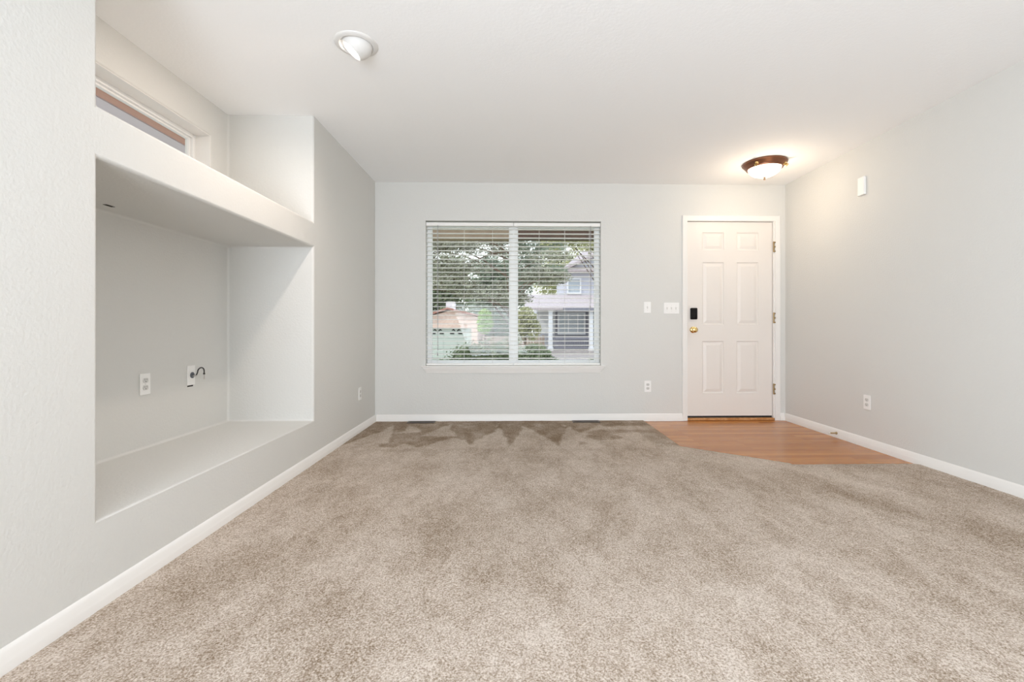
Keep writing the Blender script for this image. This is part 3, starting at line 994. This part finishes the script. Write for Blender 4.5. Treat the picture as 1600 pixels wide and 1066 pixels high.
def foliage(rng, blobs, n, size, squash=1.0):
    """leaf-sized quads scattered through ellipsoids (cx,cy,cz,rx,ry,rz)"""
    verts = []; faces = []
    wsum = sum(b[3] * b[4] * b[5] for b in blobs)
    for b in blobs:
        k = int(n * b[3] * b[4] * b[5] / wsum)
        for _ in range(k):
            while True:
                p = Vector((rng.uniform(-1, 1), rng.uniform(-1, 1), rng.uniform(-1, 1)))
                if p.length <= 1: break
            p = p * (0.55 + 0.45 * (p.length)) / max(p.length, .3) * p.length ** 0.6 if p.length > 0 else p
            c = Vector((b[0] + p.x * b[3], b[1] + p.y * b[4], b[2] + p.z * b[5]))
            d = noise.noise(c * 1.9)
            if d < -0.12 and rng.random() < 0.8: continue
            a = Vector((rng.gauss(0, 1), rng.gauss(0, 1), rng.gauss(0, 1))).normalized()
            u = a.orthogonal().normalized(); v = a.cross(u)
            s = size * rng.uniform(0.6, 1.4)
            i = len(verts)
            verts += [c - u * s, c + v * s * 0.45 * squash, c + u * s, c - v * s * 0.45 * squash]
            faces.append((i, i + 1, i + 2, i + 3))
    me = bpy.data.meshes.new('foliage')
    me.from_pydata([tuple(v) for v in verts], [], faces)
    return me

def plant(name, label, cat, loc, blobs, n, size, lm, trunk=None, branches=0, seed=1, group=None, squash=1.0):
    rng = random.Random(seed)
    t = thing(name, label, cat, loc, 0, group)
    bl = [(b[0] - loc[0], b[1] - loc[1], b[2] - loc[2], b[3], b[4], b[5]) for b in blobs]
    new_obj('foliage', foliage(rng, bl, n, size, squash), M[lm], t)
    if trunk:
        bm = bmesh.new()
        hgt, r = trunk
        pts = [(0.06 * math.sin(k * 1.3) * r * 4, 0.05 * math.cos(k), hgt * k / 8) for k in range(9)]
        tube(bm, pts, [r * (1 - 0.7 * k / 8) for k in range(9)], 12)
        for q_ in range(branches):
            b = bl[q_ % len(bl)]
            z = hgt * rng.uniform(0.35, 0.9)
            e_ = Vector((b[0] + rng.uniform(-.8, .8) * b[3], b[1] + rng.uniform(-.8, .8) * b[4], b[2] + rng.uniform(-.6, .6) * b[5]))
            s_ = Vector((0, 0, z))
            m_ = (s_ + e_) / 2 + Vector((0, 0, 0.15))
            tube(bm, [s_, (s_ + m_) / 2 + Vector((0, 0, .06)), m_, e_], [r * .35, r * .28, r * .2, r * .06], 7)
        obj('trunk', bm, M['bark'], t, smooth=True)
    return t

rr = random.Random(5)
# big silvery tree in the front yard
bl = []
for k in range(26):
    bl.append((-1.55 + rr.uniform(-1.4, 2.5), 10.6 + rr.uniform(-1.0, 1.0), 2.55 + rr.uniform(-0.85, 1.1),
               rr.uniform(.35, .7), rr.uniform(.35, .7), rr.uniform(.10, .24)))
plant('tree', 'large silvery green tree with drooping branches outside the left half of the window', 'tree', (0.02, 10.9, -0.85),
      bl, 44000, 0.030, 'needles', trunk=(4.6, 0.06), branches=14, seed=3, group='trees seen through the blinds')
bl = []
for k in range(28):
    bl.append((2.15 + rr.uniform(-1.0, 1.2), 14.0 + rr.uniform(-.8, .8), 3.95 + rr.uniform(-0.45, 0.7),
               rr.uniform(.35, .7), rr.uniform(.3, .6), rr.uniform(.18, .35)))
plant('tree', 'yellow-green leafy tree overhanging in front of the two-storey house', 'tree', (3.6, 14.0, -1.1),
      bl, 15000, 0.04, 'leaf_yellow', trunk=(4.6, 0.09), branches=10, seed=6, group='trees seen through the blinds')
bl = []
for k in range(20):
    bl.append((0.95 + rr.uniform(-1.1, 0.9), 17.0 + rr.uniform(-.8, .8), 3.45 + rr.uniform(-0.95, 1.05),
               rr.uniform(.35, .6), rr.uniform(.3, .6), rr.uniform(.2, .35)))
plant('tree', 'grey-green leafy tree left of the upper floor of the two-storey house', 'tree', (0.03, 17.0, -1.1),
      bl, 22000, 0.042, 'leaf_blue', trunk=(4.6, 0.07), branches=8, seed=8, group='trees seen through the blinds')
for i, (x, y, z, rx, rz, lm, lab) in enumerate((
        (-5.9, 30.5, 3.0, 3.1, 4.2, 'leaf_mid', 'tall green tree far behind the pale garage, leftmost of the distant trees'),
        (-1.4, 40, 2.8, 3.2, 5.4, 'leaf_blue', 'broad grey-green tree far back in the middle of the window'),
        (7.0, 46, 6.0, 5.0, 4.6, 'leaf_yellow', 'tall yellow-green tree rising far behind the two-storey house'))):
    rg_ = random.Random(20 + i)
    bl = [(x + rg_.uniform(-.6, .6) * rx, y + rg_.uniform(-1, 1), z + rg_.uniform(-.7, .7) * rz, rx * .5, rx * .3, rz * .38) for _ in range(16)]
    plant('tree', lab, 'tree', (x, y, -1.1), bl, 20000, 0.15, lm, trunk=(z + 1.1, 0.22), seed=30 + i, group='trees seen through the blinds')
bl = []
for k in range(16):
    u = rr.uniform(-1, 1)
    bl.append((-0.62 + u * 0.62, 7.9 + rr.uniform(-.25, .25), 0.50 - 0.32 * max(0, -u) + rr.uniform(-.08, .08), .3, .28, .28))
bl += [(-0.55, 7.9, 0.15, .85, .5, .5)]
plant('shrub', 'rounded dark green shrub just below the left half of the window', 'shrub', (-0.6, 7.9, -0.31), bl, 26000, 0.018, 'leaf_dark', seed=50, group='shrubs seen through the blinds', squash=1.3)
bl = [(0.47, 8.9, 0.30, .36, .35, .38), (0.72, 8.9, 0.12, .35, .3, .3), (0.30, 8.9, 0.34, .2, .3, .3)]
plant('shrub', 'smaller grey-green shrub below the right half of the window', 'shrub', (0.5, 8.9, -0.45), bl, 12000, 0.024, 'leaf_mid', seed=51, group='shrubs seen through the blinds', squash=1.3)
bl = [(1.55, 8.4, 0.16, .32, .3, .22)]
plant('shrub', 'low green shrub below the right edge of the window', 'shrub', (1.55, 8.4, -0.35), bl, 1800, 0.035, 'leaf_mid', seed=52, group='shrubs seen through the blinds', squash=1.3)
bl = [(-1.2, 19.9, 1.55, .3, .3, .32), (-1.2, 19.9, 1.15, .38, .35, .4)]
plant('shrub', 'bright lime green bush right of the pale garage', 'shrub', (-1.2, 19.9, -1.1), bl, 2500, 0.06, 'leaf_lime', trunk=(2.2, .06), seed=53, group='shrubs seen through the blinds', squash=1.3)
bl = [(0.65, 20.6, 1.35, .5, .4, .65), (0.3, 20.6, .9, .4, .4, .6), (0.95, 20.6, .95, .4, .4, .5)]
plant('shrub', 'olive yellow hedge bush left of the white porch post', 'shrub', (0.6, 20.6, -1.1), bl, 3500, 0.07, 'leaf_yellow', trunk=(2.2, .07), seed=54, group='shrubs seen through the blinds', squash=1.3)

bl = [(-0.75, 24.6, 0.5, .75, .5, 1.3), (-0.1, 24.6, 0.2, .7, .5, 1.2)]
plant('hedge', 'tall clipped green hedge behind the lime bush, between garage and fence', 'hedge', (-0.6, 24.6, -1.1), bl, 12000, 0.07, 'leaf_mid', trunk=(1.5, .06), seed=57)

# garage building across the street
gy = 22.0
t = thing('garage', 'pale garage with pink brick surround and pale green door, seen through the left blind', 'garage', (-4.4, gy, -1.1))
bm = bmesh.new()
box(bm, 2.42, 2.72, 0, 0.3, 0, 2.65)          # right pier
box(bm, -0.3, 2.42, 0, 0.3, 2.12, 2.65)       # lintel
box(bm, -0.6, -0.3, 0, 0.3, 0, 2.65)
box(bm, -0.6, 2.72, 0.3, 6, 0, 2.65)
gable = [(-0.6, 2.65), (2.72, 2.65), (2.2, 2.9), (1.7, 3.05), (1.0, 3.05)]
prism(bm, [(0.2, 2.65), (2.72, 2.65), (1.5, 3.0)], 0, 0.3, 'y')
obj('wall', bm, M['pink_brick'], t)
bm = bmesh.new()
prism(bm, [(-0.9, 2.30), (1.25, 3.02), (3.0, 2.62), (3.0, 2.70), (1.25, 3.12), (-0.9, 2.40)], -0.15, 6.2, 'y')
obj('roof', bm, M['brown_roof'], t)
bm = bmesh.new()
box(bm, -0.3, 2.42, 0.12, 0.17, 0, 2.12)
for k in range(4):
    for j_ in range(4):
        box(bm, -0.25 + k * 0.67, 0.36 + k * 0.67, 0.105, 0.12, 0.06 + j_ * 0.52, 0.50 + j_ * 0.52)
gd = obj('garage_door', bm, M['garage_green'], t, bevel=0.004)
for cx in (0.75, 1.66):
    for s in (-1, 1):
        bm = bmesh.new()
        tube(bm, [(cx + s * 0.05, 0.10, 1.97), (cx + s * 0.13, 0.10, 2.03), (cx + s * 0.22, 0.10, 1.99)], [0.02, 0.035, 0.012], 6)
        tube(bm, [(cx + s * 0.10, 0.10, 1.84), (cx + s * 0.30, 0.10, 1.84)], 0.028, 6)
        obj('strap_hinge', bm, M['black'], gd)
obj('chimney', boxm(0.95, 1.40, 1.5, 2.0, 2.6, 3.5), M['ext_white'], t)

# two-storey house
hy = 26.0
t = thing('house', 'two-storey lavender grey house with white porch posts, seen through the right blind', 'house', (5.8, hy, -0.6))
def LX_(x): return x - 5.8
def LZ_(z): return z + 0.6
bm = bmesh.new()
box(bm, LX_(3.1), LX_(9.5), 0.6, 5, 0, LZ_(4.42))
box(bm, LX_(1.5), LX_(3.1), 1.2, 5, 0, LZ_(2.6))
prism(bm, [(LX_(3.1), LZ_(4.42)), (LX_(9.5), LZ_(4.42)), (LX_(5.6), LZ_(5.6))], 0.6, 5, 'y')
obj('wall', bm, M['lavender'], t)
bm = bmesh.new()
prism(bm, [(LX_(2.8), LZ_(4.32)), (LX_(5.6), LZ_(5.55)), (LX_(9.9), LZ_(4.32)), (LX_(9.9), LZ_(4.46)), (LX_(5.6), LZ_(5.75)), (LX_(2.8), LZ_(4.46))], 0.2, 5.4, 'y')
# hipped slope facing the street
A = [bm.verts.new(p) for p in ((LX_(2.8), 0.15, LZ_(4.40)), (LX_(9.9), 0.15, LZ_(4.40)), (LX_(8.0), 3.0, LZ_(6.0)), (LX_(4.6), 3.0, LZ_(6.0)))]
A2 = [bm.verts.new((v.co.x, v.co.y + .05, v.co.z - 0.1)) for v in A]
bm.faces.new(A); bm.faces.new(list(reversed(A2)))
for k in range(4): bm.faces.new([A[k], A[(k + 1) % 4], A2[(k + 1) % 4], A2[k]])
obj('roof', bm, M['pink_roof'], t)
bm = bmesh.new()
prism(bm, [(-1.6, LZ_(2.12)), (0.62, LZ_(3.0)), (0.62, LZ_(2.85)), (-1.6, LZ_(2.0))], LX_(0.7), LX_(9.7), 'x')
obj('porch_roof', bm, M['pink_roof'], t)
obj('eave_shade_strip', boxm(LX_(2.8), LX_(9.7), -1.66, -1.56, LZ_(1.96), LZ_(2.12)), M['porch_dark'], t)  # dark strip stands in for the shade line under the porch roof
def hwin(x0_, x1_, z0_, z1_, y, mull):
    bm = bmesh.new()
    frame_rect(bm, LX_(x0_), LX_(x1_), LZ_(z0_), LZ_(z1_), 0.09, y - 0.08, y)
    for m_ in mull: box(bm, LX_(m_) - 0.035, LX_(m_) + 0.035, y - 0.07, y, LZ_(z0_), LZ_(z1_))
    w_ = obj('window', bm, M['ext_white'], t)
    obj('pane', boxm(LX_(x0_) + .09, LX_(x1_) - .09, y - 0.03, y - 0.01, LZ_(z0_) + .09, LZ_(z1_) - .09), M['ext_pane'], w_)
hwin(3.27, 4.12, 3.05, 4.0, 0.6, ())
obj('porch_wall', boxm(LX_(2.55), LX_(9.4), 0.2, 0.55, LZ_(-.2), LZ_(2.3)), M['porch_dark'], t)
hwin(2.67, 4.3, 0.64, 1.95, 0.2, (3.3, 3.85))
obj('side_wall', boxm(LX_(1.5), LX_(2.6), 0.3, 0.55, LZ_(0.7), LZ_(2.1)), M['ext_white'], t)
for x_ in (2.12, 4.36, 6.6, 8.8):
    bm = boxm(LX_(x_) - 0.11, LX_(x_) + 0.11, -1.45, -1.25, LZ_(-0.25), LZ_(2.05))
    box(bm, LX_(x_) - 0.15, LX_(x_) + 0.15, -1.49, -1.21, LZ_(-0.25), LZ_(-.05))
    obj('porch_post', bm, M['ext_white'], t)
bm = bmesh.new()
box(bm, LX_(2.2), LX_(9), -1.38, -1.33, LZ_(0.42), LZ_(0.50))
box(bm, LX_(2.2), LX_(9), -1.38, -1.33, LZ_(-0.12), LZ_(-0.05))
x_ = 2.3
while x_ < 9:
    box(bm, LX_(x_) - .02, LX_(x_) + .02, -1.37, -1.34, LZ_(-.1), LZ_(.45)); x_ += 0.13
obj('railing', bm, M['porch_dark'], t)
obj('porch_floor', boxm(LX_(1.9), LX_(9.4), -1.6, 0.5, LZ_(-.45), LZ_(-.22)), M['concrete'], t)

# brown garden fence
t = thing('garden_fence', 'low brown board fence left of the porch of the two-storey house', 'fence', (0.6, 21.4, -1.1))
bm = bmesh.new()
for k in range(22):
    box(bm, -2.0 + k * 0.135, -2.0 + k * 0.135 + 0.125, 0, 0.025, 0.05, 1.72 + 0.02 * (k % 2))
obj('boards', bm, M['fence_brown'], t)
bm = bmesh.new()
for z_ in (0.3, 1.3): box(bm, -2.0, 0.97, 0.026, 0.07, z_, z_ + 0.08)
obj('rail', bm, M['fence_brown'], t)
for x_ in (-1.9, -0.5, 0.9): obj('post', boxm(x_ - .05, x_ + .05, 0.071, 0.16, 0, 1.76), M['fence_brown'], t)
